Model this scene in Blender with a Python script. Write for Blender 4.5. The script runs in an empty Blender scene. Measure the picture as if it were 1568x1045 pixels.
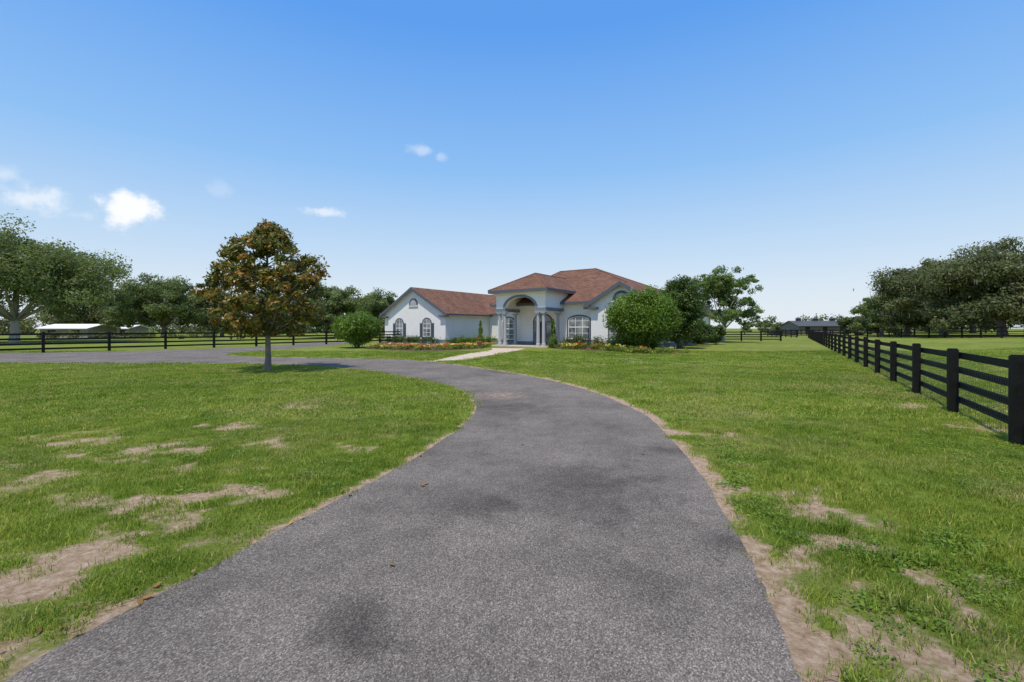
import bpy, math, random
import numpy as np
from mathutils import Vector, Matrix
random.seed(7); rng=np.random.default_rng(7)
S=bpy.context.scene; COL=S.collection
H=1.8; F=697.0; HY=503.0
def g(px,py):
    Y=H*F/(py-HY); return ((px-784)/F*Y, Y)
# terrain: flat lawn that rises gently to the right of the paddock fence
def G(x,y):
    u=np.clip((x-.61*np.maximum(y,0)-3.5-4)/30.0,0,1); return .75*u*u*(3-2*u)
# ------------------------------------------------------------ node helpers
def newmat(name):
    m=bpy.data.materials.new(name); m.use_nodes=True; nt=m.node_tree
    return m,nt,nt.nodes['Principled BSDF'],nt.nodes['Material Output']
def N(nt,t,**k):
    n=nt.nodes.new(t)
    for a,b in k.items(): setattr(n,a,b)
    return n
def L(nt,a,b): nt.links.new(a,b)
def noise(nt,vec,scale,detail=4,rough=.55):
    n=N(nt,'ShaderNodeTexNoise'); n.inputs['Scale'].default_value=scale
    n.inputs['Detail'].default_value=detail; n.inputs['Roughness'].default_value=rough
    if vec is not None: L(nt,vec,n.inputs['Vector'])
    return n.outputs['Fac']
def ramp(nt,fac,stops,interp='LINEAR'):
    r=N(nt,'ShaderNodeValToRGB'); cr=r.color_ramp; cr.interpolation=interp
    while len(cr.elements)<len(stops): cr.elements.new(.5)
    for e,(p,c) in zip(cr.elements,stops):
        e.position=p; e.color=(c[0],c[1],c[2],1) if not isinstance(c,(int,float)) else (c,c,c,1)
    L(nt,fac,r.inputs['Fac']); return r.outputs['Color']
def mix(nt,fac,a,b,mode='MIX'):
    m=N(nt,'ShaderNodeMix',data_type='RGBA',blend_type=mode)
    for s,v in ((m.inputs[0],fac),(m.inputs[6],a),(m.inputs[7],b)):
        if isinstance(v,(int,float)): s.default_value=v if s==m.inputs[0] else (v,v,v,1)
        elif isinstance(v,tuple): s.default_value=(*v,1)
        else: L(nt,v,s)
    return m.outputs[2]
def math_(nt,op,a,b=0.0,clamp=False):
    m=N(nt,'ShaderNodeMath',operation=op); m.use_clamp=clamp
    for s,v in ((m.inputs[0],a),(m.inputs[1],b)):
        if isinstance(v,(int,float)): s.default_value=v
        else: L(nt,v,s)
    return m.outputs[0]
def pos(nt): return N(nt,'ShaderNodeNewGeometry').outputs['Position']
def bump(nt,b,h,strength,dist):
    n=N(nt,'ShaderNodeBump'); n.inputs['Strength'].default_value=strength; n.inputs['Distance'].default_value=dist
    L(nt,h,n.inputs['Height']); L(nt,n.outputs['Normal'],b.inputs['Normal'])
def simple(name,c,rough=.7,var=.12,scale=3,spec=.3):
    m,nt,b,o=newmat(name); p=pos(nt)
    n=noise(nt,p,scale,6)
    col=ramp(nt,n,[(.25,tuple(x*(1-var) for x in c)),(.75,tuple(min(1,x*(1+var)) for x in c))])
    L(nt,col,b.inputs['Base Color']); b.inputs['Roughness'].default_value=rough
    b.inputs['Specular IOR Level'].default_value=spec
    return m
def leafmat(name,stops,trans=.3,rough=.5,spec=.3):
    m,nt,b,o=newmat(name)
    at=N(nt,'ShaderNodeAttribute',attribute_name='var')
    col=ramp(nt,at.outputs['Fac'],stops)
    L(nt,col,b.inputs['Base Color']); b.inputs['Roughness'].default_value=rough
    b.inputs['Specular IOR Level'].default_value=spec
    t=N(nt,'ShaderNodeBsdfTranslucent'); L(nt,mix(nt,1.0,col,(1.35,1.3,.7),'MULTIPLY'),t.inputs['Color'])
    ms=N(nt,'ShaderNodeMixShader'); ms.inputs[0].default_value=trans
    L(nt,b.outputs[0],ms.inputs[1]); L(nt,t.outputs[0],ms.inputs[2]); L(nt,ms.outputs[0],o.inputs['Surface'])
    return m
# ------------------------------------------------------------ mesh helpers
class MB:
    def __init__(s): s.v=[];s.f=[];s.m=[]
    def add(s,vs,fs,m=0):
        o=len(s.v); s.v+= [tuple(v) for v in vs]; s.f+=[tuple(i+o for i in f) for f in fs]; s.m+=[m]*len(fs)
    def box(s,x0,x1,y0,y1,z0,z1,m=0):
        v=[(x,y,z) for z in (z0,z1) for y in (y0,y1) for x in (x0,x1)]
        s.add(v,[(0,2,3,1),(4,5,7,6),(0,1,5,4),(2,6,7,3),(0,4,6,2),(1,3,7,5)],m)
    def obox(s,p,q,w,z0,z1,m=0,off=0,z0b=None,z1b=None):
        p=Vector(p[:2]);q=Vector(q[:2]);d=(q-p).normalized();n=Vector((-d.y,d.x))
        a=p+n*(off-w/2);b=p+n*(off+w/2);c=q+n*(off+w/2);e=q+n*(off-w/2)
        z0b=z0 if z0b is None else z0b; z1b=z1 if z1b is None else z1b
        v=[(a.x,a.y,z0),(b.x,b.y,z0),(c.x,c.y,z0b),(e.x,e.y,z0b),(a.x,a.y,z1),(b.x,b.y,z1),(c.x,c.y,z1b),(e.x,e.y,z1b)]
        s.add(v,[(0,1,2,3),(7,6,5,4),(0,4,5,1),(1,5,6,2),(2,6,7,3),(3,7,4,0)],m)
    def tube(s,pts,rad,n=8,m=0,cap=True):
        pts=[Vector(p) for p in pts]; rings=[]
        for i,p in enumerate(pts):
            d=(pts[min(i+1,len(pts)-1)]-pts[max(i-1,0)]).normalized()
            u=d.orthogonal().normalized() if i==0 else (u-d*u.dot(d)).normalized()
            w=d.cross(u)
            rings.append([p+(u*math.cos(2*math.pi*k/n)+w*math.sin(2*math.pi*k/n))*rad[i] for k in range(n)])
        vs=[v for r in rings for v in r]; fs=[]
        for i in range(len(pts)-1):
            for k in range(n): fs.append((i*n+k,i*n+(k+1)%n,(i+1)*n+(k+1)%n,(i+1)*n+k))
        if cap: fs.append(tuple(range(n))[::-1]); fs.append(tuple((len(pts)-1)*n+k for k in range(n)))
        s.add(vs,fs,m)
    def extr(s,outline,y0,y1,m=0):
        """outline in (x,z), extruded y0..y1"""
        n=len(outline); v=[(x,y0,z) for x,z in outline]+[(x,y1,z) for x,z in outline]
        fs=[tuple(range(n)),tuple(range(2*n-1,n-1,-1))]+[(i,i+n,(i+1)%n+n,(i+1)%n) for i in range(n)]
        s.add(v,fs,m)
    def slab(s,poly,t,mtop,mside,mbot):
        n=len(poly); v=list(poly)+[(x,y,z-t) for x,y,z in poly]
        s.add(v,[tuple(range(n))],mtop); o=len(s.v)-2*n
        s.f.append(tuple(o+i for i in range(2*n-1,n-1,-1))); s.m.append(mbot)
        for i in range(n):
            s.f.append((o+i,o+i+n,o+(i+1)%n+n,o+(i+1)%n)); s.m.append(mside)
    def obj(s,name,mats,parent=None,smooth=False):
        me=bpy.data.meshes.new(name); me.from_pydata(s.v,[],s.f)
        for m in mats: me.materials.append(m)
        me.polygons.foreach_set('material_index',s.m)
        if smooth: me.polygons.foreach_set('use_smooth',[True]*len(s.f))
        me.update(); o=bpy.data.objects.new(name,me); COL.objects.link(o)
        if parent: o.parent=parent
        return o
def empty(name,loc=(0,0,0),rz=0):
    e=bpy.data.objects.new(name,None); COL.objects.link(e); e.location=loc; e.rotation_euler=(0,0,rz); return e
def quads_obj(name,V,var,mat,parent=None,k=4):
    n=len(V)//k; me=bpy.data.meshes.new(name)
    me.vertices.add(len(V)); me.vertices.foreach_set('co',V.astype(np.float32).ravel())
    me.loops.add(n*k); me.loops.foreach_set('vertex_index',np.arange(n*k,dtype=np.int32))
    me.polygons.add(n); me.polygons.foreach_set('loop_start',np.arange(0,n*k,k,dtype=np.int32))
    me.update(calc_edges=True)
    a=me.attributes.new('var','FLOAT','FACE'); a.data.foreach_set('value',var.astype(np.float32))
    me.materials.append(mat); o=bpy.data.objects.new(name,me); COL.objects.link(o)
    if parent: o.parent=parent
    return o
def unit(a): return a/np.maximum(np.linalg.norm(a,axis=-1,keepdims=True),1e-6)
def leaves(C,Nn,l,w):
    n=len(C); t=unit(np.cross(Nn,unit(rng.normal(size=(n,3))))); b=np.cross(Nn,t)
    l=l[:,None];w=w[:,None]
    return np.stack([C-t*l,C+b*w-t*l*.1,C+t*l,C-b*w-t*l*.1],1).reshape(-1,3)
def foliage(name,clumps,n_per,size,mat,parent=None,squash=.75,vb=.5,outb=.9,aspect=.5,inner=.45):
    Vs=[];vs=[]
    for (c,r,cv) in clumps:
        n=int(n_per*rng.uniform(.7,1.3)); d=unit(rng.normal(size=(n,3)))
        rr=r*(inner+(1-inner)*rng.random(n))*(1+.25*rng.normal(size=n)*.6)
        ax=np.array([rng.uniform(.8,1.25),rng.uniform(.8,1.25),squash*rng.uniform(.8,1.2)])
        C=np.array(c)+d*rr[:,None]*ax
        nn=unit(d*outb+np.array([0,0,.35])+rng.normal(size=(n,3))*.6)
        s=size*rng.uniform(.6,1.35,n)
        Vs.append(leaves(C,nn,s,s*aspect)); vs.append(np.clip(cv*vb+rng.random(n)*(1-vb),0,1))
    return quads_obj(name,np.concatenate(Vs),np.concatenate(vs),mat,parent)
# value noise in numpy
_t=rng.random((256,256))
def vn(x,y):
    xi=np.floor(x).astype(int);yi=np.floor(y).astype(int);fx=x-xi;fy=y-yi
    fx=fx*fx*(3-2*fx);fy=fy*fy*(3-2*fy)
    a=_t[xi%256,yi%256];b=_t[(xi+1)%256,yi%256];c=_t[xi%256,(yi+1)%256];d=_t[(xi+1)%256,(yi+1)%256]
    return (a*(1-fx)+b*fx)*(1-fy)+(c*(1-fx)+d*fx)*fy
def fbm(x,y,o=4):
    s=0;a=.5;t=0
    for i in range(o): s=s+a*vn(x*2**i+17*i,y*2**i+31*i); t+=a; a*=.55
    return s/t
def catmull(P,step=.25,jit=0):
    P=[np.array(p,float) for p in P]; out=[]
    for i in range(len(P)-1):
        p0=P[max(i-1,0)];p1=P[i];p2=P[i+1];p3=P[min(i+2,len(P)-1)]
        n=max(2,min(60,int(np.linalg.norm(p2-p1)/step)))
        for k in range(n):
            t=k/n; out.append(.5*((2*p1)+(-p0+p2)*t+(2*p0-5*p1+4*p2-p3)*t*t+(-p0+3*p1-3*p2+p3)*t**3))
    out.append(P[-1]); out=np.array(out)
    if jit: 
        out[:,0]+=(fbm(out[:,0]*2.7,out[:,1]*2.7)-.5)*jit; out[:,1]+=(fbm(out[:,0]*2.7+50,out[:,1]*2.7)-.5)*jit
    return out
# ------------------------------------------------------------ driveway outline
right=[(1.0,-8),(1.2,-2),(1.36,1)]+[g(*p) for p in [(1225,1045),(1188,950),(1150,860),(1100,770),(1060,710),(1000,645),(960,622),(900,598),(820,578),(740,565),(690,558),(648,553.5),(600,550.5),(500,549)]]+[(-15,28.3),(-17.6,29.3),(-19.6,31.5),(-20.3,35),(-19.5,40),(-19,50),(-20,60)]
left=[(-25,62),(-24.5,50),(-25.5,42),(-29,37),(-36,33.5),(-60,31),(-60,25.5),(-40,24.6)]+[g(*p) for p in [(0,556),(150,556.5),(300,556.3),(430,558),(540,565),(600,573),(650,582),(700,595),(722,608),(729,625),(715,645),(670,680),(600,722),(520,765),(430,812),(300,882),(150,961),(15,1037)]]+[(-2.75,1),(-2.9,-2),(-3,-8)]
Rr=catmull(right,.08,.09); Lf=catmull(left,.08,.07)
road=np.concatenate([Rr,Lf])
wl=catmull([g(655,554.5),g(690,547),g(722,541),g(752,536.5),(-1.9,41.5)],.4); wr=catmull([(1.2,40.5),g(787,538.5),g(768,541.5),g(745,545.5),g(712,551.5)],.4)
walk=np.concatenate([wl,wr])
def inpoly(x,y,P):
    ins=np.zeros(x.shape,bool); j=len(P)-1
    for i in range(len(P)):
        xi,yi=P[i];xj,yj=P[j]
        if yi!=yj:
            c=((yi>y)!=(yj>y))&(x<(xj-xi)*(y-yi)/(yj-yi)+xi); ins^=c
        j=i
    return ins
def dist(x,y,P):
    d=np.full(x.shape,1e9)
    for i in range(0,len(P)-1):
        a=P[i];b=P[i+1]-a; l=(b**2).sum()+1e-9
        t=np.clip(((x-a[0])*b[0]+(y-a[1])*b[1])/l,0,1)
        d=np.minimum(d,(x-a[0]-t*b[0])**2+(y-a[1]-t*b[1])**2)
    return np.sqrt(d)
patches=[(275,768,.34,1),(395,762,.28,1),(215,803,.28,.9),(130,840,.2,.8),(95,858,.16,.8),(25,893,.2,.85),(130,945,.2,.85),(60,985,.2,.8),(20,1020,.2,.8),(190,915,.14,.7),(330,845,.14,.6),
 (1185,880,.14,.8),(1205,935,.17,.9),(1235,1000,.2,1),(1300,1000,.14,.85),(1375,990,.2,.85),(1440,1010,.2,.9),(1500,905,.22,.7),(1535,1020,.2,.8),(1235,840,.24,.65),(1190,765,.34,.5),(1270,900,.14,.6),
 (470,620,.5,.5),(120,672,.6,.5),(230,690,.5,.5),(410,680,.4,.55),(350,650,.45,.5),(1080,665,.3,.6),(1500,655,.4,.8),(1415,622,.5,.6),(1370,592,.6,.5),(165,772,.4,.55),(330,722,.3,.45),(60,735,.4,.5),(520,690,.3,.4),(1310,790,.3,.4)]
PW=[(*g(a,b),r,s) for a,b,r,s in patches]
Rn=np.array([p for p in Rr if p[1]<30][::4]); Ln=np.array([p for p in Lf if p[1]<30 and p[0]>-14][::4])
def dirt(x,y):
    n=fbm(x*3.1,y*3.1,5); n2=fbm(x*.6+9,y*.6+4,4); n3=fbm(x*8+3,y*8+11,3); v=np.zeros(x.shape)
    wx=x+(fbm(x*1.8+40,y*1.8,4)-.5)*1.5; wy=y+(fbm(x*1.8,y*1.8+70,4)-.5)*1.1
    for a,b,r,s in PW:
        q=np.sqrt(((wx-a)/(r*1.9))**2+((wy-b)/(r*.95))**2); v=np.maximum(v,s*np.clip(1.3-q,0,1))
    near=(y<35)&(np.abs(x)<25)
    d1=np.full(x.shape,9.);d2=np.full(x.shape,9.)
    d1[near]=dist(x[near],y[near],Rn); d2[near]=dist(x[near],y[near],Ln)
    v=np.maximum(v,np.clip(1.4-d1/(.13+.24*np.clip(n2-.25,0,1)),0,1)*1.0); v=np.maximum(v,np.clip(1.15-d2/(.06+.16*n2),0,1)*.7)
    v=np.where(v>.01,v*(.5+1.0*n)+(n-.5)*1.2+(n3-.5)*1.3,0)
    v=np.maximum(v,np.clip(n2*.5+n3*.5-.555,0,1)*2.6*(y<30))
    return np.clip(v,0,1)
# ------------------------------------------------------------ ground
def axis(lo,hi,c,n,k):
    a=np.arcsinh((lo-c)*k);b=np.arcsinh((hi-c)*k); return c+np.sinh(np.linspace(a,b,n))/k
xs=axis(-2500,2500,0,560,.35); ys=axis(-300,3500,4,500,.35)
X,Y=np.meshgrid(xs,ys); x=X.ravel(); y=Y.ravel()
D=dirt(x,y)
me=bpy.data.meshes.new('ground'); nx=len(xs);ny=len(ys)
me.vertices.add(nx*ny); me.vertices.foreach_set('co',np.stack([x,y,G(x,y)],1).astype(np.float32).ravel())
i=np.arange(nx*ny).reshape(ny,nx); q=np.stack([i[:-1,:-1],i[:-1,1:],i[1:,1:],i[1:,:-1]],-1).reshape(-1,4)
me.loops.add(q.size); me.loops.foreach_set('vertex_index',q.ravel().astype(np.int32))
me.polygons.add(len(q)); me.polygons.foreach_set('loop_start',np.arange(0,q.size,4,dtype=np.int32)); me.update(calc_edges=True)
a=me.attributes.new('dirt','FLOAT','POINT'); a.data.foreach_set('value',D.astype(np.float32))
me.polygons.foreach_set('use_smooth',[True]*len(q))
ground=bpy.data.objects.new('ground',me); COL.objects.link(ground)
def grasscol(nt,p):
    big=noise(nt,p,.10,5,.65); mid=noise(nt,p,.9,6,.65); dry=noise(nt,p,.33,8,.75)
    c=ramp(nt,big,[(.3,(.150,.205,.028)),(.5,(.205,.258,.036)),(.7,(.275,.300,.055))])
    c2=ramp(nt,mid,[(.3,(.60,.72,.58)),(.5,(1,1,1)),(.72,(1.30,1.14,1.4))])
    c=mix(nt,1.0,c,c2,'MULTIPLY')
    return mix(nt,ramp(nt,dry,[(.49,0.0),(.68,.6)]),c,(.37,.315,.14))
m,nt,b,o=newmat('lawn'); p=pos(nt); gc=grasscol(nt,p)
fine=noise(nt,p,22,6,.7); fc=ramp(nt,fine,[(.3,.5),(.55,.93),(.75,1.3)]); gc=mix(nt,1.0,gc,fc,'MULTIPLY')
dn=noise(nt,p,14,8,.7); dcol=ramp(nt,dn,[(.3,(.24,.155,.09)),(.5,(.43,.30,.195)),(.7,(.62,.48,.35))])
at=N(nt,'ShaderNodeAttribute',attribute_name='dirt')
df=math_(nt,'ADD',at.outputs['Fac'],math_(nt,'MULTIPLY',math_(nt,'SUBTRACT',noise(nt,p,20,8,.8),.5),1.8))
df=ramp(nt,df,[(.22,0.0),(.6,1.0)])
L(nt,mix(nt,df,gc,dcol),b.inputs['Base Color']); b.inputs['Roughness'].default_value=.95; b.inputs['Specular IOR Level'].default_value=.1
bump(nt,b,noise(nt,p,40,8,.75),.9,.03); me.materials.append(m)
# asphalt
m,nt,b,o=newmat('asphalt'); p=pos(nt)
vor=N(nt,'ShaderNodeTexVoronoi'); vor.inputs['Scale'].default_value=130; L(nt,p,vor.inputs['Vector'])
sp=ramp(nt,vor.outputs['Color'],[(.05,(.082,.067,.056)),(.35,(.152,.128,.109)),(.65,(.218,.186,.158)),(.97,(.44,.38,.325))])
br=ramp(nt,noise(nt,p,.45,7,.66),[(.3,.58),(.5,.90),(.7,1.14)])
br2=ramp(nt,noise(nt,p,3.2,8,.74),[(.28,.78),(.5,1.0),(.72,1.14)])
c=mix(nt,1.0,mix(nt,1.0,sp,br,'MULTIPLY'),br2,'MULTIPLY')
for (px,py,r,s) in [(540,955,.30,.5),(890,745,.95,.38),(725,775,.45,.42),(775,622,.9,.5),(1020,690,.35,.5),(640,700,.5,.25),(1110,830,.25,.4),(860,870,.5,.2),(1000,900,.4,.25),(760,650,.5,.3)]:
    wx,wy=g(px,py)
    vs=N(nt,'ShaderNodeVectorMath',operation='DISTANCE'); nz=N(nt,'ShaderNodeTexNoise'); nz.inputs['Scale'].default_value=1.8; nz.inputs['Detail'].default_value=8; nz.inputs['Roughness'].default_value=.65; L(nt,p,nz.inputs['Vector'])
    ad=N(nt,'ShaderNodeVectorMath',operation='MULTIPLY_ADD'); L(nt,nz.outputs['Color'],ad.inputs[0]); ad.inputs[1].default_value=(r*3,r*3,0); L(nt,p,ad.inputs[2])
    L(nt,ad.outputs[0],vs.inputs[0]); vs.inputs[1].default_value=(wx+r*1.5,wy+r*1.5,0)
    k=ramp(nt,math_(nt,'DIVIDE',vs.outputs['Value'],r*1.4,True),[(0,1-s),(1,1.0)],'EASE'); c=mix(nt,1.0,c,k,'MULTIPLY')
vd=N(nt,'ShaderNodeVectorMath',operation='DISTANCE'); L(nt,p,vd.inputs[0]); wx,wy=g(765,605); vd.inputs[1].default_value=(wx,wy,0)
sandf=math_(nt,'MULTIPLY',ramp(nt,vd.outputs['Value'],[(.1,1.0),(1.0,0.0)]),ramp(nt,noise(nt,p,6,6,.7),[(.42,0.0),(.6,.8)]))
c=mix(nt,sandf,c,(.44,.31,.22))
L(nt,c,b.inputs['Base Color']); b.inputs['Roughness'].default_value=.9; b.inputs['Specular IOR Level'].default_value=.15
bump(nt,b,vor.outputs['Distance'],.45,.005); asphalt=m
def sheet(name,P,z,mat):
    mb=MB(); mb.add([(a,b_,z) for a,b_ in P],[tuple(range(len(P)))]); ob=mb.obj(name,[mat])
    if ob.data.polygons[0].normal.z<0: ob.data.flip_normals()
    return ob
sheet('asphalt_driveway',road,.004,asphalt)
concrete=simple('concrete',(.58,.46,.34),.9,.15,2)
sheet('concrete_walkway',walk,.010,concrete)
# ------------------------------------------------------------ grass tufts
def tuftmat(name,mul):
    m,nt,b,o=newmat(name); p=pos(nt); gc=grasscol(nt,p)
    at=N(nt,'ShaderNodeAttribute',attribute_name='var')
    k=ramp(nt,at.outputs['Fac'],[(0,(.5,.63,.45)),(.55,(1.0,1.06,.9)),(.82,(1.38,1.3,1.1)),(.92,(1.8,1.35,2.2)),(1,(2.0,1.5,3.2))])
    c=mix(nt,1.0,mix(nt,1.0,gc,k,'MULTIPLY'),mul,'MULTIPLY')
    L(nt,c,b.inputs['Base Color']); b.inputs['Roughness'].default_value=.55; b.inputs['Specular IOR Level'].default_value=.25
    t=N(nt,'ShaderNodeBsdfTranslucent'); L(nt,mix(nt,1.0,c,(1.2,1.22,.65),'MULTIPLY'),t.inputs['Color'])
    ms=N(nt,'ShaderNodeMixShader'); ms.inputs[0].default_value=.35
    L(nt,b.outputs[0],ms.inputs[1]); L(nt,t.outputs[0],ms.inputs[2]); L(nt,ms.outputs[0],o.inputs['Surface'])
    return m
tm=tuftmat('grass_blades',(1.25,1.28,1.25)); wm=tuftmat('clover_leaves',(.98,1.12,1.3))
def tuft(name,nb,R,h0,h1,w,parent):
    vs=[];fs=[];var=[]
    for k in range(nb):
        an=random.random()*6.283; r=R*math.sqrt(random.random()); x0=r*math.cos(an);y0=r*math.sin(an)
        h=random.uniform(h0,h1); la=random.random()*6.283; lean=random.uniform(.15,1.1)*h; dx=math.cos(la);dy=math.sin(la); ww=w*random.uniform(.6,1.3)
        ta=random.random()*6.283; tx=math.cos(ta)*ww; ty=math.sin(ta)*ww; o=len(vs)
        vs+=[(x0-tx,y0-ty,-.005),(x0+tx,y0+ty,-.005),(x0+dx*lean*.35-tx*.9,y0+dy*lean*.35-ty*.9,h*.6),(x0+dx*lean*.35+tx*.9,y0+dy*lean*.35+ty*.9,h*.6),(x0+dx*lean,y0+dy*lean,h*(1 if lean<.8*h else .8))]
        fs+=[(o,o+1,o+3,o+2),(o+2,o+3,o+4)]; v=random.random(); var+=[v,v]
    me=bpy.data.meshes.new(name); me.from_pydata(vs,[],fs); a=me.attributes.new('var','FLOAT','FACE'); a.data.foreach_set('value',var)
    me.materials.append(tm); ob=bpy.data.objects.new(name,me); COL.objects.link(ob); ob.parent=parent; return ob
def clover(name,nb,R,parent):
    vs=[];fs=[];var=[]
    for k in range(nb):
        an=random.random()*6.283; r=R*math.sqrt(random.random()); c=Vector((r*math.cos(an),r*math.sin(an),random.uniform(.012,.045))); s=random.uniform(.006,.013)
        n=Vector((random.gauss(0,.35),random.gauss(0,.35),1)).normalized(); u=n.orthogonal().normalized(); u.rotate(Matrix.Rotation(random.random()*6.28,3,n)); w=n.cross(u); o=len(vs)
        vs+=[c+(u*math.cos(q*math.pi/3)*1.25+w*math.sin(q*math.pi/3)*.9)*s for q in range(6)]; fs.append(tuple(o+q for q in range(6))); var.append(random.random()*.8)
    me=bpy.data.meshes.new(name); me.from_pydata([tuple(v) for v in vs],[],fs); a=me.attributes.new('var','FLOAT','FACE'); a.data.foreach_set('value',var)
    me.materials.append(wm); ob=bpy.data.objects.new(name,me); COL.objects.link(ob); ob.parent=parent; return ob
grass=empty('grass')
def scatter(name,x,y,s,make):
    n=len(x); an=rng.random(n)*6.283; c=np.cos(an)*s/2; d=np.sin(an)*s/2; z=G(x,y)
    V=np.stack([np.stack([x-c+d,y-d-c,z],1),np.stack([x+c+d,y+d-c,z],1),np.stack([x+c-d,y+d+c,z],1),np.stack([x-c-d,y-d+c,z],1)],1).reshape(-1,3)
    ob=quads_obj(name,V,np.zeros(n),tm,grass)
    ob.instance_type='FACES'; ob.use_instance_faces_scale=True; ob.instance_faces_scale=1.0; ob.show_instancer_for_render=False; ob.show_instancer_for_viewport=False
    make(ob); return ob
def sample(n,y0,y1,powr=1.0,slope=1.2):
    yy=y0+(y1-y0)*rng.random(n)**powr; xx=(rng.random(n)*2-1)*(yy*slope+1.5)
    keep=rng.random(n)<(yy*slope+1.5)/(y1*slope+1.5); xx=xx[keep];yy=yy[keep]
    k=~inpoly(xx,yy,road)&~inpoly(xx,yy,walk)
    return xx[k],yy[k]
def region(n,y0,y1,thr=.6):
    x_,y_=sample(n,y0,y1); d=dirt(x_,y_); k=rng.random(len(x_))>np.clip((d-.1)/(thr-.1),0,.96); return x_[k],y_[k]
for j in range(3):
    x_,y_=region(10000,1.2,9); scatter('near_blades_%d'%j,x_,y_,rng.uniform(.45,1.1,len(x_)),lambda ob,j=j: tuft('tuft_%d'%j,34+8*j,.13,.022,.055+.012*j,.0026,ob))
x_,y_=region(10000,1.2,9); k=fbm(x_*.9+3,y_*.9+8)>.56; k&=(x_>0)|(rng.random(len(x_))<.3); k&=rng.random(len(x_))<.7; x_=x_[k];y_=y_[k]
scatter('clover_patches',x_,y_,rng.uniform(.6,1.2,len(x_)),lambda ob: clover('clover',60,.13,ob))
for j in range(2):
    x_,y_=region(16000,9,22); scatter('mid_blades_%d'%j,x_,y_,rng.uniform(.8,1.6,len(x_)),lambda ob,j=j: tuft('mid_tuft_%d'%j,28,.2,.015,.042,.005,ob))
x_,y_=region(9000,22,36); 
scatter('far_blades',x_,y_,rng.uniform(1,1.8,len(x_)),lambda ob: tuft('far_tuft',28,.35,.015,.04,.012,ob))
x_,y_=region(9000,1.2,14); k=fbm(x_*1.3,y_*1.3)>.57; x_=x_[k];y_=y_[k]
scatter('tall_blades',x_,y_,rng.uniform(.8,1.5,len(x_)),lambda ob: tuft('tall_tuft',22,.06,.05,.10,.003,ob))
# ------------------------------------------------------------ fences
fm,nt,b,o=newmat('black_fence_paint'); p=pos(nt)
L(nt,ramp(nt,noise(nt,p,9,6,.7),[(.3,(.005,.005,.005)),(.6,(.011,.0105,.010)),(.8,(.028,.024,.02))]),b.inputs['Base Color']); b.inputs['Roughness'].default_value=.65; b.inputs['Specular IOR Level'].default_value=.2
bump(nt,b,noise(nt,p,60,4),.4,.004)
wire=simple('fence_wire',(.12,.12,.12),.5)
def fence(pts,step,h=1.45,nb=4,bh=.14,name='black_board_fence',off=.1,pw=.17,wires=0,top=.05):
    mb=MB(); P=[Vector(p) for p in pts]
    posts=[]
    for i in range(len(P)-1):
        d=(P[i+1]-P[i]); n=max(1,round(d.length/step))
        for k in range(n): posts.append(P[i]+d*k/n)
    posts.append(P[-1]); zz=[float(G(q.x,q.y)) for q in posts]
    for i,c in enumerate(posts):
        d=(posts[min(i+1,len(posts)-1)]-posts[max(i-1,0)]).normalized(); hh=zz[i]+h+top+random.uniform(-.02,.03)
        mb.obox(c-d*pw/2,c+d*pw/2,pw*.9,zz[i]-.05,hh)
        mb.obox(c-d*pw*.42,c+d*pw*.42,pw*.72,hh,hh+.02)
    gap=(h-.22)/(nb-.55)
    for i in range(len(posts)-1):
        za,zb=zz[i],zz[i+1]
        for k in range(nb):
            z=h-.02-bh-k*gap; j=random.uniform(-.012,.012); j2=random.uniform(-.012,.012)
            mb.obox(posts[i],posts[i+1],.028,za+z+j,za+z+bh+j,0,off+.002*(i%2),zb+z+j2,zb+z+bh+j2)
        if i<wires:
            a=posts[i];b_=posts[i+1];d=b_-a
            for k in range(11): mb.obox(a,b_,.003,.05+k*.1,.053+k*.1,1,off+.03)
            for k in range(int(d.length/.1)):
                c=a+d*(k/int(d.length/.1)); mb.obox(c,c+d.normalized()*.003,.003,.03,1.08,1,off+.034)
    return mb.obj(name,[fm,wire])
def rl(Yv): return (7.78+.61*(Yv-7),Yv)
fence([rl(1.4),rl(85.4)],3.28,1.30,4,.135,off=-.105,wires=9,pw=.175)
fence([(-46,19),(-20.8,51),(-12,62)],3.6,1.45,4,.14,off=.1)
fence([(30,80),(29.5,64),(37.5,63.5)],3.2,1.35,4,off=.1)
fence([(45,30),(62,55),(68,92),(78,140)],3.2,1.45,3,.13,off=-.1)
fence([(68,92),(59,105),(53.5,85.5)],3.4,1.4,4,off=-.1)
# ------------------------------------------------------------ house
house=empty('white_stucco_house',(3.07,42,0),math.radians(-35))
m,nt,b,o=newmat('white_stucco'); p=pos(nt)
L(nt,ramp(nt,noise(nt,p,.8,6,.6),[(.3,(.79,.765,.73)),(.7,(.86,.835,.80))]),b.inputs['Base Color']); b.inputs['Roughness'].default_value=.9
bump(nt,b,noise(nt,p,40,5),.3,.01); stucco=m
trim=simple('slate_trim',(.105,.115,.14),.6,.1,4)
band=simple('base_band_paint',(.18,.205,.25),.7,.1,2)
greyt=simple('column_grey_paint',(.42,.42,.44),.6,.06,2)
soff=simple('soffit',(.60,.59,.58),.8)
m,nt,b,o=newmat('roof_shingles'); tc=N(nt,'ShaderNodeTexCoord'); p=tc.outputs['Object']
sx=N(nt,'ShaderNodeSeparateXYZ'); L(nt,p,sx.inputs[0])
cx=N(nt,'ShaderNodeCombineXYZ'); L(nt,math_(nt,'ADD',sx.outputs[0],math_(nt,'MULTIPLY',sx.outputs[1],1.0)),cx.inputs[0]); L(nt,math_(nt,'MULTIPLY',sx.outputs[2],1.0),cx.inputs[1])
bk=N(nt,'ShaderNodeTexBrick'); L(nt,cx.outputs[0],bk.inputs['Vector']); bk.inputs['Scale'].default_value=1; bk.inputs['Brick Width'].default_value=.33; bk.inputs['Row Height'].default_value=.085; bk.inputs['Mortar Size'].default_value=.008
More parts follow.
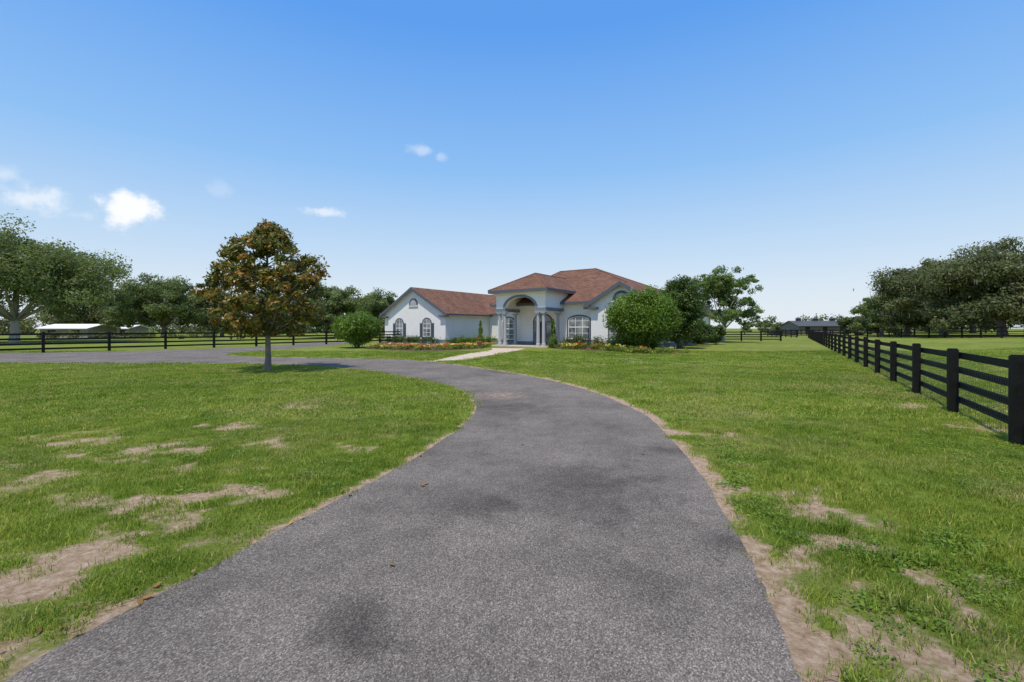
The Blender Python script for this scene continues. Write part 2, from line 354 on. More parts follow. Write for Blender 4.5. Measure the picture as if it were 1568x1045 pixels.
bk.inputs['Color1'].default_value=(.160,.080,.052,1); bk.inputs['Color2'].default_value=(.245,.134,.090,1); bk.inputs['Mortar'].default_value=(.095,.046,.032,1)
L(nt,mix(nt,1.0,bk.outputs['Color'],ramp(nt,noise(nt,p,.9,6,.65),[(.3,.75),(.7,1.18)]),'MULTIPLY'),b.inputs['Base Color']); b.inputs['Roughness'].default_value=.95; b.inputs['Specular IOR Level'].default_value=.15
shing=m
m,nt,b,o=newmat('window_glass'); b.inputs['Roughness'].default_value=.06; b.inputs['Specular IOR Level'].default_value=.9
L(nt,ramp(nt,noise(nt,pos(nt),1.3,3),[(.35,(.07,.08,.09)),(.7,(.34,.36,.37))]),b.inputs['Base Color']); glass=m
white=simple('window_frame_white',(.8,.79,.77),.5,.03)
doorm=simple('dark_door',(.03,.028,.03),.4)
W=MB()
def arch(cx,w,z0,zs,rise,n=16,grow=0):
    w2=w/2+grow; r=rise+grow
    pts=[(cx-w2,z0),(cx+w2,z0)]
    if rise>0:
        pts+=[(cx+w2*math.cos(math.pi*i/n),zs+r*math.sin(math.pi*i/n)) for i in range(n+1)]
    else: pts+=[(cx+w2,zs+grow),(cx-w2,zs+grow)]
    return pts
def wall(mb,x0,x1,y0,y1,h,bandh=.45):
    mb.box(x0,x1,y0,y1,bandh,h,0); mb.box(x0-.03,x1+.03,y0-.03,y1+.03,-.05,bandh,1)
wall(W,-8,9.4,3.4,19.6,4.3)
wall(W,3.46,9.36,2.4,3.36,4.1)
wall(W,-27.2,-16.2,3.9,22,3.75)
wall(W,-16.15,-8.05,12.4,21,3.75)
wall(W,2,9.3,19.7,24.5,3.2)
W.extr([(3.46,4.1),(9.36,4.1),(6.41,5.82)],2.4,5.0,0)
W.extr([(-27.2,3.75),(-16.2,3.75),(-21.7,6.85)],3.9,9,0)
W.obj('stucco_walls',[stucco,band],house)
# portico
Pm=MB()
a0,a1=-5.65,0.0; zs=3.75; ztop=5.3; cxp=-2.82; ow=1.75; rise=1.05
n=20
pts=[(a0,zs),(cxp-ow,zs)]+[(cxp-ow*math.cos(math.pi*i/n),zs+rise*math.sin(math.pi*i/n)) for i in range(1,n)]+[(cxp+ow,zs),(a1,zs),(a1,ztop),(a0,ztop)]
Pm.extr(pts,0,.45,0)
Pm.box(a0,a0+.45,.452,5.2,zs+.0,ztop,0); Pm.box(a1-.45,a1,.452,5.2,zs+.0,ztop,0)
Pm.box(a0+.46,a1-.46,.46,5.0,5.0,5.05,0)
ring=[(cxp-(ow+.0)*math.cos(math.pi*i/n),zs+rise*math.sin(math.pi*i/n)) for i in range(n+1)]
ring2=[(cxp-(ow+.24)*math.cos(math.pi*i/n),zs+(rise+.22)*math.sin(math.pi*i/n)) for i in range(n+1)]
for i in range(n): Pm.extr([ring[i],ring2[i],ring2[i+1],ring[i+1]],-.06,-.002,3)
Pm.extr([(cxp-.13,zs+rise),(cxp+.13,zs+rise),(cxp+.2,zs+rise+.4),(cxp-.2,zs+rise+.4)],-.1,-.062,3)
for (x0,x1) in ((a0-.1,a0+1.15),(a1-1.15,a1+.1)):
    Pm.box(x0,x1,-.1,.56,zs-.28,zs-.004,3); Pm.box(x0+.06,x1-.06,-.04,.5,zs-.42,zs-.282,0)
Pm.box(a1-.55,a1+.1,.562,3.38,zs-.28,zs-.004,3); Pm.box(a0-.1,a0+.55,.562,3.38,zs-.28,zs-.004,3)
Pm.box(a0-.5,a1+.5,-.5,3.36,.011,.12,2)
Pm.box(a0-.12,a1+.12,-.12,-.003,ztop-.28,ztop-.02,0)
def column(x,y,m=1):
    prof=[(.24,.12),(.24,.24),(.2,.26),(.215,.34),(.17,.38),(.165,1.4),(.145,3.0),(.15,3.02),(.17,3.06),(.15,3.1),(.2,3.16),(.215,3.22)]
    Pm.tube([(x,y,z) for r,z in prof],[r for r,z in prof],20,m)
    Pm.box(x-.26,x+.26,y-.26,y+.26,.121,.2,m); Pm.box(x-.24,x+.24,y-.24,y+.24,3.221,3.329,m)
for x in (-5.35,-4.75,-.9,-.3): column(x,.22)
column(-.3,2.9); column(-5.35,2.9)
Pm.obj('portico',[stucco,greyt,concrete,band],house)
# windows
Wi=MB()
def window(cx,yb,w,z0,zs,rise,shut=True,cols=2,rows=3,trimw=.16):
    o1=arch(cx,w,z0,zs,rise,grow=trimw); o1[0]=(o1[0][0],z0);o1[1]=(o1[1][0],z0)
    inner=arch(cx,w,z0,zs,rise)
    for i in range(1,len(inner)-0):
        j=(i+1)%len(inner)
        if i==len(inner)-1: j=0
        if i>=1 and (not shut or 1<i<len(inner)-1): Wi.extr([inner[i],o1[i],o1[j],inner[j]],yb-.07,yb-.002,1)
    Wi.box(cx-w/2-trimw-.05,cx+w/2+trimw+.05,yb-.12,yb-.002,z0-.14,z0-.002,1)
    Wi.extr(inner,yb-.02,yb-.001,2)
    fw=.07; ii=arch(cx,w-2*fw,z0+fw,zs,max(rise-fw,0) if rise>0 else 0)
    if rise==0: ii=[(cx-w/2+fw,z0+fw),(cx+w/2-fw,z0+fw),(cx+w/2-fw,zs-fw),(cx-w/2+fw,zs-fw)]; inner=[(cx-w/2,z0),(cx+w/2,z0),(cx+w/2,zs),(cx-w/2,zs)]
    for i in range(len(inner)):
        j=(i+1)%len(inner); Wi.extr([inner[i],inner[j],ii[j],ii[i]],yb-.05,yb-.021,0)
    for k in range(1,cols):
        x=cx-w/2+w*k/cols; top=zs+ (rise*math.sqrt(max(0,1-((x-cx)/(w/2))**2))-.04 if rise>0 else -.04)
        Wi.box(x-.03,x+.03,yb-.045,yb-.021,z0+.05,top,0)
    for k in range(1,rows+1):
        z=z0+(zs-z0)*k/rows
        if k==rows and rise==0: continue
        t=.05 if k==rows//2+1 else .025
        Wi.box(cx-w/2+.05,cx+w/2-.05,yb-.044,yb-.022,z-t,z+t,0)
    if shut:
        for sgn in (-1,1):
            x=cx+sgn*(w/2+.30); Wi.box(x-.24,x+.24,yb-.06,yb-.002,z0,zs+.1,1)
            for q in range(14):
                z=z0+.1+q*(zs-z0-.1)/14; Wi.box(x-.19,x+.19,yb-.085,yb-.061,z,z+.06,1)
window(-24.3,3.9,1.35,.75,2.35,.62)
window(-19.3,3.9,1.35,.75,2.35,.62)
window(1.75,3.4,2.3,.75,2.5,.45,False,3,3,.15)
window(6.41,2.4,2.2,.75,2.5,.45,False,3,3,.15)
window(-6.5,3.4,1.4,.6,2.3,.6,False,2,3,.14)
window(-12,12.4,1.6,.8,2.4,0,True,2,3)
Wi.extr(arch(-2.3,2.3,.12,2.5,.8),3.34,3.398,1); 
Wi.box(-3.3,-2.75,3.30,3.338,.3,2.4,2); Wi.box(-1.85,-1.3,3.30,3.338,.3,2.4,2); Wi.box(-2.7,-1.9,3.30,3.338,.13,2.4,3)
Wi.extr(arch(-2.3,2.0,2.5,2.52,.65),3.30,3.338,2)
def vent(cx,yb,z,w,r):
    Wi.extr(arch(cx,w+.5,z-.12,z,r+.25),yb-.06,yb-.002,1); Wi.extr(arch(cx,w,z,z+.01,r),yb-.09,yb-.061,4)
    Wi.box(cx-w/2-.3,cx+w/2+.3,yb-.13,yb-.062,z-.2,z-.07,0)
vent(-21.7,3.9,4.75,1.1,.6); vent(6.41,2.4,4.35,1.15,.55)
Wi.obj('windows_and_door',[white,trim,glass,doorm,greyt],house)
# roofs
R=MB(); T=.2
def hip(x0,x1,y0,y1,ze,zr,rx0,rx1,ry):
    A=(x0,y0,ze);B=(x1,y0,ze);C=(x1,y1,ze);D_=(x0,y1,ze);E=(rx0,ry,zr);G_=(rx1,ry,zr)
    for poly in ([A,B,G_,E],[B,C,G_],[C,D_,E,G_],[D_,A,E]): R.add(poly,[tuple(range(len(poly)))],0)
    e=.26
    R.box(x0,x1,y0,y0+.05,ze-e,ze-.003,1);R.box(x0,x1,y1-.05,y1,ze-e,ze-.003,1);R.box(x0,x0+.05,y0+.052,y1-.052,ze-e,ze-.003,1);R.box(x1-.05,x1,y0+.052,y1-.052,ze-e,ze-.003,1)
    R.box(x0+.052,x1-.052,y0+.052,y1-.052,ze-e+.02,ze-e+.06,2)
    for p_,q_ in ((A,E),(B,G_),(C,G_),(D_,E),(E,G_)): R.tube([p_,q_],[.07,.07],6,0)
hip(-8.6,10.0,2.8,20.4,4.36,8.6,-5.0,-.4,11.9)
x0,x1=-6.25,.6; y0=-.6; ze=5.5; zr=7.35; cx=-2.82
A=(x0,y0,ze);B=(x1,y0,ze);E=(cx,2.8,zr);G_=(cx,9.6,zr);Bk=(x1,5.6,ze);Ak=(x0,5.6,ze)
for poly in ([A,B,E],[B,Bk,G_,E],[Ak,A,E,G_]): R.add(poly,[tuple(range(len(poly)))],0)
for p_,q_ in ((A,E),(B,E),(E,G_)): R.tube([p_,q_],[.07,.07],6,0)
e=.28
R.box(x0,x1,y0,y0+.05,ze-e,ze-.003,1);R.box(x0,x0+.05,y0+.052,5.6,ze-e,ze-.003,1);R.box(x1-.05,x1,y0+.052,5.6,ze-e,ze-.003,1)
R.box(x0+.052,x1-.052,y0+.052,5.5,ze-e+.02,ze-e+.06,2)
def gable(xl,xr,y0,y1,ze,zr,ov=.55,y1r=None):
    c=(xl+xr)/2; sl=(zr-ze)/(xr-c); zl=ze-sl*ov+.14; zt=zr+.14; y1r=y1 if y1r is None else y1r
    R.slab([(xl-ov,y0-.45,zl),(c,y0-.45,zt),(c,y1r,zt),(xl-ov,y1,zl)][::-1],.17,0,1,2)
    R.slab([(xr+ov,y0-.45,zl),(xr+ov,y1,zl),(c,y1r,zt),(c,y0-.45,zt)][::-1],.17,0,1,2)
    for s in (-1,1):
        xe=xl-ov if s<0 else xr+ov
        R.extr([(xe,zl+.0),(c,zt+.0),(c,zt-.36),(xe,zl-.36)],y0-.5,y0-.452,1)
    for (xa,xb) in ((xl-ov,xl+.75),(xr-.75,xr+ov)):
        R.box(xa,xb,y0-.44,y0-.004,zl-.36,zl-.2,1)
gable(3.46,9.36,2.4,7.2,4.1,5.82)
gable(-27.2,-16.2,3.9,22.4,3.75,6.85,.6)
R.slab([(-21.7,11.8,3.75),(-7,11.8,3.75),(-7,17,6.75),(-21.7,17,6.75)],.17,0,1,2)
R.slab([(-21.7,17,6.75),(-7,17,6.75),(-7,22.5,3.6),(-21.7,22.5,3.6)],.17,0,1,2)
R.slab([(1.5,19.5,4.3),(10,19.5,4.3),(10,25.2,3.1),(1.5,25.2,3.1)],.17,0,1,2)
R.obj('roof',[shing,trim,soff],house)
# ------------------------------------------------------------ trees
bark=simple('oak_bark',(.22,.18,.145),.95,.35,5); barkg=simple('pale_bark',(.42,.38,.32),.95,.3,5)
oakm=leafmat('oak_leaves',[(0,(.085,.10,.040)),(.5,(.140,.160,.064)),(1,(.22,.235,.108))],.36)
oakm2=leafmat('oak_leaves_pale',[(0,(.10,.135,.044)),(.5,(.16,.205,.068)),(1,(.245,.285,.115))],.38)
bushm=leafmat('glossy_bush_leaves',[(0,(.065,.125,.013)),(.5,(.13,.22,.020)),(1,(.23,.32,.040))],.35,.4,.4)
bushd=leafmat('dark_bush_leaves',[(0,(.04,.07,.014)),(.5,(.075,.125,.022)),(1,(.135,.185,.036))],.3,.4,.4)
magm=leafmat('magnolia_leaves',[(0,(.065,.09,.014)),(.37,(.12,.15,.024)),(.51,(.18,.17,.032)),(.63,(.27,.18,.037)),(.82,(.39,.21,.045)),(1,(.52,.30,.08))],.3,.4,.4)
mossm=leafmat('spanish_moss',[(0,(.18,.18,.14)),(1,(.32,.31,.25))],.4,.9,.1)
def oak(x,y,h,w,trunk=.5,nc=120,leaf=.2,npc=260,mat=None,name='oak_tree',base=.22,moss=False,cr=.115,bk=None,skirt=.5,full=.5):
    e=empty(name,(x,y,float(G(x,y)))); mat=mat or oakm; mb=MB()
    hb=h*base; fork=h*.18; clumps=[]
    nl=7 if w>12 else 5; majors=[]
    for k in range(nl):
        an=2*math.pi*k/nl+random.uniform(-.3,.3); rr=w/2*random.uniform(.42,.64); zz=h*random.uniform(.45,.70)
        majors.append(Vector((math.cos(an)*rr,math.sin(an)*rr,zz)))
    majors.append(Vector((random.uniform(-.08,.08)*w,0,h*.76))); majors.append(Vector((random.uniform(-.2,.2)*w,random.uniform(-.2,.2)*w,h*.68))); majors.append(Vector((0,0,h*.5)))
    low=[]
    if skirt>0:
        for k in range(nl):
            an=2*math.pi*(k+.5)/nl+random.uniform(-.3,.3); rr=w/2*random.uniform(.6,.78)
            low.append(Vector((math.cos(an)*rr,math.sin(an)*rr,h*random.uniform(base+.1,base+.25))))
    f=Vector((random.uniform(-.02,.02)*w,0,fork))
    mb.tube([(0,0,-.2),(0,0,.3),f*.5,f],[trunk*1.5,trunk*1.05,trunk*.9,trunk*.85],10)
    for m_ in majors+low:
        mid=f.lerp(m_,.5)+Vector((random.uniform(-.6,.6),random.uniform(-.6,.6),.04*h if m_ in low else -.02*h)); tk=trunk*(.6 if m_ in low else 1)
        mb.tube([f-Vector((0,0,.2)),f.lerp(mid,.5),mid,m_],[tk*.55,tk*.42,tk*.3,tk*.12],7)
    n=0
    while n<nc:
        lw=low and random.random()<skirt*.6
        m_=random.choice(low if lw else majors); d=Vector((random.gauss(0,1),random.gauss(0,1),random.gauss(0,.62)))
        d=d.normalized()*random.random()**full; c=m_+Vector((d.x*w*.24,d.y*w*.24,d.z*h*(.15 if lw else .25)))
        if c.z<hb or c.z>h*.95 or math.hypot(c.x,c.y)>w*.5: continue
        r=w*cr*random.uniform(.5,1.05); clumps.append((tuple(c),r,random.random())); n+=1
        if random.random()<.3:
            p=m_.lerp(f,random.uniform(0,.4)); mb.tube([p,p.lerp(c,.5)+Vector((0,0,.2)),c],[trunk*.13,trunk*.08,trunk*.03],5)
    mb.obj('trunk_and_limbs',[bk or bark],e,True)
    foliage('crown',clumps,npc,leaf,mat,e,.68)
    if moss:
        Vs=[];nm=1500
        for k in range(nm):
            c,r,_=random.choice(clumps)
            if c[2]>h*.9: continue
            cx=c[0]+random.gauss(0,r*.7);cy=c[1]+random.gauss(0,r*.7);cz=c[2]-r*.2; l=random.uniform(.25,.95); l=min(l,cz-.8)
            if l<.2: continue
            wd=random.uniform(.04,.11); an=random.random()*3.14
            dx,dy=math.cos(an)*wd,math.sin(an)*wd
            Vs+= [(cx-dx,cy-dy,cz),(cx+dx,cy+dy,cz),(cx+dx*.3,cy+dy*.3,cz-l),(cx-dx*.5,cy-dy*.5,cz-l*.85)]
        V=np.array(Vs); quads_obj('spanish_moss',V,rng.random(len(V)//4),mossm,e)
    return e
def at(px,Yv): return (px-784)/F*Yv
# left big oaks
oak(at(22,58),58,15.8,22,.5,240,.17,330,oakm2,base=.22,bk=barkg,skirt=.25)
oak(at(-130,66),66,16,20,.55,110,.24,200,oakm2)
oak(at(135,96),96,11,14,.4,110,.23,220,oakm,base=.2)
oak(at(250,88),88,13.0,16,.4,160,.2,260,oakm2,base=.16)
oak(at(190,104),104,10,13,.4,90,.26,200,oakm,base=.12)
oak(at(340,96),96,11.5,15,.4,100,.26,200,oakm,base=.1)
oak(at(420,100),100,11.5,15,.4,100,.26,200,oakm,base=.08)
oak(at(515,90),90,11.3,14,.4,140,.22,230,oakm2,base=.08)
oak(at(575,104),104,11,15,.4,120,.24,210,oakm2,base=.07)
oak(at(625,120),120,10,14,.4,80,.3,160,oakm,base=.08)
# right big oaks with moss
oak(at(1535,66),66,14.2,20,.6,240,.19,300,oakm,base=.12,moss=True)
oak(at(1445,76),76,14.4,18,.6,220,.2,280,oakm,base=.1,moss=True)
oak(at(1388,86),86,12.4,14,.5,170,.22,240,oakm2,base=.08,moss=True)
oak(at(1640,60),60,12.8,18,.6,110,.22,240,oakm,base=.1,moss=True)
oak(at(1490,94),94,14.6,22,.5,170,.26,220,oakm,base=.06,moss=True)
oak(at(1350,100),100,9.2,12,.4,100,.25,180,oakm2,base=.05)
oak(at(1312,112),112,5,9,.4,60,.26,160,oakm,base=.05)
oak(at(1420,118),118,11.5,26,.5,130,.3,180,oakm,base=.05)
# airy tree behind the house
oak(at(1108,58),58,10.7,8.6,.2,210,.12,150,leafmat('young_tree_leaves',[(0,(.09,.14,.035)),(.5,(.15,.225,.055)),(1,(.24,.32,.10))],.4),name='young_shade_tree',base=.2,cr=.09,bk=barkg,skirt=.5,full=.7)
for px,Yv,h,w in [(1140,120,4.2,5),(1170,125,4.5,6),(1190,150,4,6)]:
    oak(at(px,Yv),Yv,h,w,.2,26,.22,110,oakm2,name='small_tree',base=.1)
cl=[]
for k in range(330):
    xx=random.uniform(-200,5); yy=random.uniform(150,165); h=8+3.5*math.sin(xx*.13)*math.sin(xx*.05+1)+random.uniform(-1,1)
    cl.append(((xx,yy,h*random.uniform(.1,.8)),2.6,random.random()))
for k in range(90):
    xx=random.uniform(84,160); cl.append(((xx,random.uniform(150,160),random.uniform(.5,5)),2.4,random.random()))
foliage('distant_treeline',cl,110,.45,oakm)
# magnolia
mg=empty('magnolia_tree',(*g(410,567.5),0)); mb=MB()
top=Vector((-.05,0,5.8)); tr=[Vector((0,0,-.1)),Vector((0,0,.08)),Vector((.02,0,.6)),Vector((-.01,.02,1.6)),Vector((.03,0,3)),Vector((-.02,0,4.6)),top]
mb.tube(tr,[.2,.15,.115,.10,.08,.045,.015],12)
cl=[]
for k in range(290):
    t=random.random()**.95; z=1.62+t*4.5
    Rm=2.5*(math.sin(math.pi*min(1,(t*.80+.19)))**.66)*(1 if t<.7 else 1.0-(t-.7)*1.2); an=random.random()*6.283; rr=Rm*random.random()**.45*random.uniform(.82,1.08)
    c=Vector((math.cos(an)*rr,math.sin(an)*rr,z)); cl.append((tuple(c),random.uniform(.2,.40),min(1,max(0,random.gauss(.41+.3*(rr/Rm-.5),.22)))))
    if random.random()<.25:
        z0=max(1.5,z-rr*.45-.2); s=Vector((0,0,z0)); mb.tube([s,s.lerp(c,.5)-Vector((0,0,.08)),c],[.026,.018,.008],5)
mb.obj('trunk_and_branches',[bark],mg,True)
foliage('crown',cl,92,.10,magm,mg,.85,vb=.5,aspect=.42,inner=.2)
# round bushes
def bush(name,x,y,w,h,n,leaf,mat,z0=.1,lump=.12,trunk=True):
    e=empty(name,(x,y,0)); cl=[]
    for k in range(n):
        d=unit(rng.normal(size=3)); 
        r=rng.random()**.33
        c=(d[0]*w/2*.86*r,d[1]*w/2*.86*r,z0+(h-z0)/2+d[2]*(h-z0)/2*.88*r)
        cl.append((c,w*lump*rng.uniform(.7,1.2),rng.random()))
    foliage('foliage',cl,150,leaf,mat,e,.85,vb=.35)
    if trunk:
        mb=MB()
        for k in range(5):
            an=k*1.3; mb.tube([(math.cos(an)*.15,math.sin(an)*.15,-.05),(math.cos(an)*.4,math.sin(an)*.4,h*.3),(math.cos(an)*w*.25,math.sin(an)*w*.25,h*.6)],[.07,.05,.02],6)
        mb.obj('stems',[bark],e,True)
    return e
bush('rounded_bush',at(987,35.6),36.2,5.9,5.05,290,.085,bushm,.15)
bush('tall_dark_bush',at(1048,39.5),40.5,4.4,6.7,240,.085,bushd,.1)
bush('rounded_bush',at(541,41),42,4.6,3.4,170,.085,bushm,.3)
bush('hedge',at(1074,45),46,2.8,2.7,80,.09,bushd,.05,trunk=False)
bush('hedge',at(1096,49),50,3.0,2.5,80,.09,bushd,.05,trunk=False)
bush('shrub',at(1010,34),35.8,1.5,.9,30,.06,bushd,.0,trunk=False)
bush('shrub',at(955,35),36.2,1.6,.8,30,.06,bushd,.0,trunk=False)
def cypress(x,y,h,w):
    e=empty('cypress_shrub',(x,y,0)); cl=[]
    for k in range(60):
        t=rng.random(); an=rng.random()*6.28; r=w/2*(1-t)**.8*.7*min(1,t*6+.5); cl.append(((math.cos(an)*r,math.sin(an)*r,.1+t*(h-.2)),.16*(1.15-t*.6),rng.random()))
    foliage('foliage',cl,90,.045,bushm,e,1.4,vb=.3)
    mb=MB(); mb.tube([(0,0,-.05),(0,0,h*.8)],[.05,.01],6); mb.obj('stem',[bark],e)
cypress(at(847,41),41,2.7,.95); cypress(at(736,44),44,2.6,.8)
# ------------------------------------------------------------ planting beds
mulch=simple('mulch',(.13,.07,.045),.95,.3,6)
def hl(a_,b_):
    th=math.radians(35); return (3.07+a_*math.cos(th)+b_*math.sin(th),42-a_*math.sin(th)+b_*math.cos(th))
bedL=[g(556,534.5),g(600,537),g(650,538.5),g(700,537),g(742,533.5),(-5.5,48),hl(-9,9),hl(-16,3.6),hl(-27.5,3.6)]
bedR=[hl(.9,-.6),hl(3,-2),g(930,538),g(985,542),g(1030,543),g(1075,538),hl(10.5,1),hl(3.4,2.2),hl(1,3.2)]
sheet('mulch_bed',np.array(bedL),.006,mulch); sheet('mulch_bed',np.array(bedR),.006,mulch)
flm=leafmat('flowers',[(0,(.6,.03,.03)),(.35,(.7,.12,.05)),(.5,(.7,.42,.05)),(.75,(.75,.58,.09)),(1,(.7,.65,.6))],.2); 
flm.node_tree.nodes['Color Ramp'].color_ramp.interpolation='CONSTANT'
def plants(name,line,n,sp,h,mat,leaf,fl=0,npc=60,r=.3):
    e=empty(name); cl=[];fv=[]
    P=catmull(line,.3)
    for k in range(n):
        p=P[rng.integers(len(P))]+rng.normal(size=2)*sp; hh=h*rng.uniform(.6,1.2)
        cl.append(((p[0],p[1],hh*.5),r*rng.uniform(.7,1.2),rng.random()))
        if rng.random()<fl:
            cv=rng.random()
            for q in range(8): fv.append(((p[0]+rng.normal()*r*.6,p[1]+rng.normal()*r*.6,hh*.75+rng.random()*.12),cv))
    foliage('foliage',cl,npc,leaf,mat,e,max(.4,h/2/r))
    if fv:
        C=np.array([f[0] for f in fv]); nn=unit(np.array([0,-.6,.8])+rng.normal(size=C.shape)*.5); s=rng.uniform(.04,.085,len(C))
        quads_obj('blossoms',leaves(C,nn,s,s*.8),np.array([f[1] for f in fv]),flm,e)
    return e
lgm=leafmat('lime_shrub_leaves',[(0,(.09,.15,.025)),(.5,(.20,.26,.04)),(1,(.36,.40,.08))],.35)
plants('flower_bed',[g(575,534),g(620,535.5),g(660,536),g(700,535),g(738,532.5)],110,.45,.5,lgm,.07,.55)
plants('foundation_shrubs',[hl(-26.5,3.0),hl(-22,3.0),hl(-17,3.0)],60,.25,.95,bushd,.08,0,70,.4)
plants('foundation_shrubs',[hl(-15.4,4.2),hl(-15.4,7),hl(-14.5,11)],45,.3,.8,bushm,.08,.1,70,.35)
plants('foundation_shrubs',[hl(.8,2.4),hl(2,2.5),hl(3.2,1.8),hl(6,1.6),hl(9,1.4)],70,.22,1.1,bushd,.08,0,70,.38)
plants('flower_bed',[hl(1.2,.4),hl(3,-.5),g(925,536),g(960,539)],75,.4,.55,lgm,.07,.5)
plants('flower_bed',[g(930,538),g(985,541.5),g(1040,541)],40,.3,.5,lgm,.07,.2)
ur=empty('flower_urn',(at(733,38.5),39.5,0)); ur.scale=(.75,.75,.75); mb=MB()
pr=[(.2,.0),(.22,.06),(.1,.12),(.09,.3),(.2,.42),(.3,.62),(.32,.8),(.36,.86),(.34,.9)]
mb.tube([(0,0,z) for r,z in pr],[r for r,z in pr],18); mb.obj('urn',[simple('terracotta',(.28,.16,.12),.8)],ur,True)
foliage('urn_plant',[((0,0,1.05),.32,.5),((.1,0,1.2),.25,.7),((-.12,0,1.15),.25,.2)],90,.06,bushm,ur)
C=np.array([0,0,1.15])+rng.normal(size=(30,3))*.2; quads_obj('blossoms',leaves(C,unit(rng.normal(size=C.shape)+np.array([0,-1,.5])),np.full(30,.06),np.full(30,.05)),rng.random(30)*.3,flm,ur)
# ------------------------------------------------------------ distant buildings
wroof=simple('white_metal_roof',(.86,.85,.83),.7,.04); gw=simple('grey_siding',(.32,.31,.29),.8); dk=simple('dark_metal_roof',(.09,.09,.095),.6); dw=simple('barn_siding',(.18,.165,.155),.8)
def barn(name,x,y,w,d,he,hr,mw,mr,cup=0,rz=0):
    e=empty(name,(x,y,0),rz); mb=MB(); mb.box(-w/2,w/2,-d/2,d/2,-.1,he,0)
    mb.add([(-w/2,-d/2,he),(-w/2,d/2,he),(-w/2,0,hr-.1)],[(0,1,2)],0); mb.add([(w/2,-d/2,he),(w/2,d/2,he),(w/2,0,hr-.1)],[(0,2,1)],0)
    mb.obj('walls',[mw],e); r=MB()
    r.slab([(-w/2-.4,-d/2-.5,he-.1),(w/2+.4,-d/2-.5,he-.1),(w/2+.4,0,hr),(-w/2-.4,0,hr)],.12,0,0,0)
    r.slab([(-w/2-.4,0,hr),(w/2+.4,0,hr),(w/2+.4,d/2+.5,he-.1),(-w/2-.4,d/2+.5,he-.1)],.12,0,0,0)
    for k in range(cup):
        cx=-w/2+w*(k+.5)/cup; r.box(cx-.5,cx+.5,-.5,.5,hr-.3,hr+.6,0); r.add([(cx-.7,-.7,hr+.6),(cx+.7,-.7,hr+.6),(cx+.7,.7,hr+.6),(cx-.7,.7,hr+.6),(cx,0,hr+1.15)],[(0,1,4),(1,2,4),(2,3,4),(3,0,4),(3,2,1,0)],0)
    r.obj('roof',[mr],e); o_=MB(); nd=max(2,int(w/4))
    for k in range(nd):
        cx=-w/2+w*(k+.5)/nd; o_.box(cx-.7,cx+.7,-d/2-.03,-d/2-.002,.3,min(he-.4,2.2),0)
    o_.obj('doors',[doorm],e)
barn('horse_barn',at(1248,139),139,15.5,9,2.6,4.1,dw,dk,3)
barn('outbuilding',at(122,84),84,8.5,6,1.9,2.6,gw,wroof)
barn('outbuilding',at(196,95),95,4.5,5,1.9,2.5,gw,wroof)
# row of shrubs in front of the outbuildings
cl=[]
for k in range(40):
    yy=random.uniform(74,78); cl.append(((at(random.uniform(60,330),yy),yy,random.uniform(.3,1.0)),random.uniform(.5,1.0),random.random()))
foliage('field_shrubs',cl,110,.14,oakm,None,.7)
# ------------------------------------------------------------ fallen leaves
C=[];
for px,py in [(646,745),(652,743),(728,692),(800,682),(985,697),(940,680),(205,905),(225,918),(215,925),(130,935),(95,965),(60,970),(918,621),(445,803),(600,868),(120,975),(240,900),(648,746),(925,622)]:
    a_,b_=g(px,py); C.append((a_,b_,.02))
nf=len(C)
for k in range(130):
    i_=rng.integers(len(Ln)); 
    if Ln[i_][1]<8: C.append((Ln[i_][0]-abs(rng.normal())*.15+.05,Ln[i_][1]+rng.normal()*.1,.018+rng.random()*.02))
for k in range(60):
    mx,my=g(410,567.5); C.append((mx+rng.normal()*1.2,my+rng.normal()*1.1,.04))
C=np.array(C); nn=unit(rng.normal(size=C.shape)*.3+np.array([0,0,1])); s=rng.uniform(.014,.036,len(C)); s[-60:]*=2.5; s[:nf]=rng.uniform(.025,.05,nf)
quads_obj('fallen_leaves',leaves(C,nn,s,s*.5),rng.random(len(C)),leafmat('dry_leaves',[(0,(.14,.07,.025)),(.6,(.35,.19,.06)),(1,(.58,.42,.14))],.1,.8))
# ------------------------------------------------------------ light & sky
el=math.radians(67); az=Vector((-.42,-.91)).normalized()
sd=Vector((az.x*math.cos(el),az.y*math.cos(el),math.sin(el)))
ld=bpy.data.lights.new('sun','SUN'); ld.energy=3.8; ld.angle=math.radians(1.5); ld.color=(1,.925,.80)
lo=bpy.data.objects.new('sun',ld); COL.objects.link(lo); lo.rotation_euler=sd.to_track_quat('Z','Y').to_euler(); lo.location=(0,0,50)
w=bpy.data.worlds.new('World'); S.world=w; w.use_nodes=True; nt=w.node_tree; bg=nt.nodes['Background']
sky=N(nt,'ShaderNodeTexSky'); sky.sky_type='NISHITA'; sky.sun_disc=False; sky.sun_elevation=el; sky.sun_rotation=math.atan2(az.x,az.y)
sky.air_density=1.0; sky.dust_density=.6; sky.ozone_density=1.5
tc=N(nt,'ShaderNodeTexCoord'); d=tc.outputs['Generated']
sz=N(nt,'ShaderNodeSeparateXYZ'); L(nt,d,sz.inputs[0])
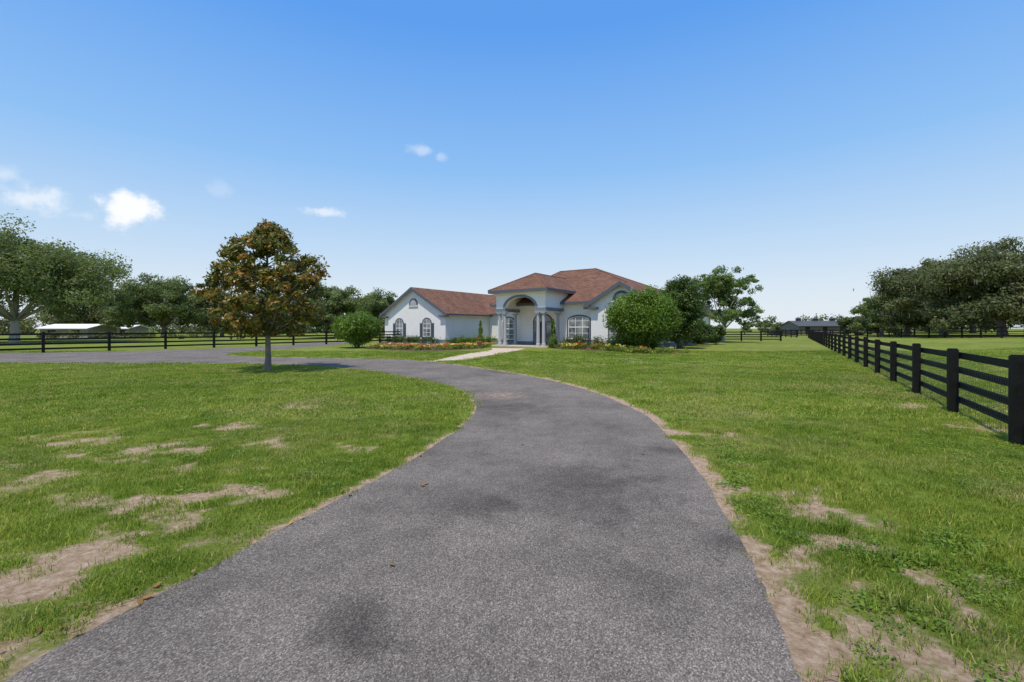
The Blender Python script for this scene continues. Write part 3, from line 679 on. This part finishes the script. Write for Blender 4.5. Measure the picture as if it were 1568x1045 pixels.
haze=ramp(nt,sz.outputs[2],[(0,(.80,.86,.92)),(.07,(.73,.83,.93)),(.17,(.54,.73,.95)),(.32,(.29,.56,.96)),(.55,(.115,.365,.91)),(1,(.14,.30,.68))])
haze=mix(nt,1.0,haze,9.1,'MULTIPLY')
c=mix(nt,.9,sky.outputs[0],haze)
dis=N(nt,'ShaderNodeTexNoise'); dis.inputs['Scale'].default_value=18; dis.inputs['Detail'].default_value=9; dis.inputs['Roughness'].default_value=.66; L(nt,d,dis.inputs['Vector'])
for px,py,rx,rz,s in [(202,318,.068,.038,.95),(50,303,.055,.032,.6),(498,325,.05,.012,.55),(645,230,.038,.014,.35),(675,240,.016,.012,.25),(340,292,.03,.02,.15),(5,268,.025,.02,.35),(130,330,.025,.012,.25)]:
    cd=Vector(((px-784)/F,1,(HY-py)/F)).normalized()
    sb=N(nt,'ShaderNodeVectorMath',operation='SUBTRACT'); L(nt,d,sb.inputs[0]); sb.inputs[1].default_value=cd
    ml=N(nt,'ShaderNodeVectorMath',operation='MULTIPLY'); L(nt,sb.outputs[0],ml.inputs[0]); ml.inputs[1].default_value=(1/rx,1/rx,1/rz)
    ln=N(nt,'ShaderNodeVectorMath',operation='LENGTH'); L(nt,ml.outputs[0],ln.inputs[0])
    v=math_(nt,'ADD',math_(nt,'SUBTRACT',1.0,ln.outputs['Value']),math_(nt,'MULTIPLY',math_(nt,'SUBTRACT',dis.outputs['Fac'],.5),2.6))
    f=math_(nt,'MULTIPLY',ramp(nt,v,[(.1,0.0),(.85,1.0)],'EASE'),s)
    c=mix(nt,f,c,(9.2,9.3,9.5))
L(nt,c,bg.inputs['Color']); bg.inputs['Strength'].default_value=.11
cam=bpy.data.cameras.new('camera'); cam.lens=36*F/1568; cam.sensor_width=36; cam.clip_end=8000; cam.clip_start=.05; cam.shift_y=-19.5/1568
co=bpy.data.objects.new('camera',cam); COL.objects.link(co); co.location=(0,0,H); co.rotation_euler=(math.radians(90),0,0); S.camera=co
S.view_settings.view_transform='Standard'; S.view_settings.look='None'; S.view_settings.exposure=0
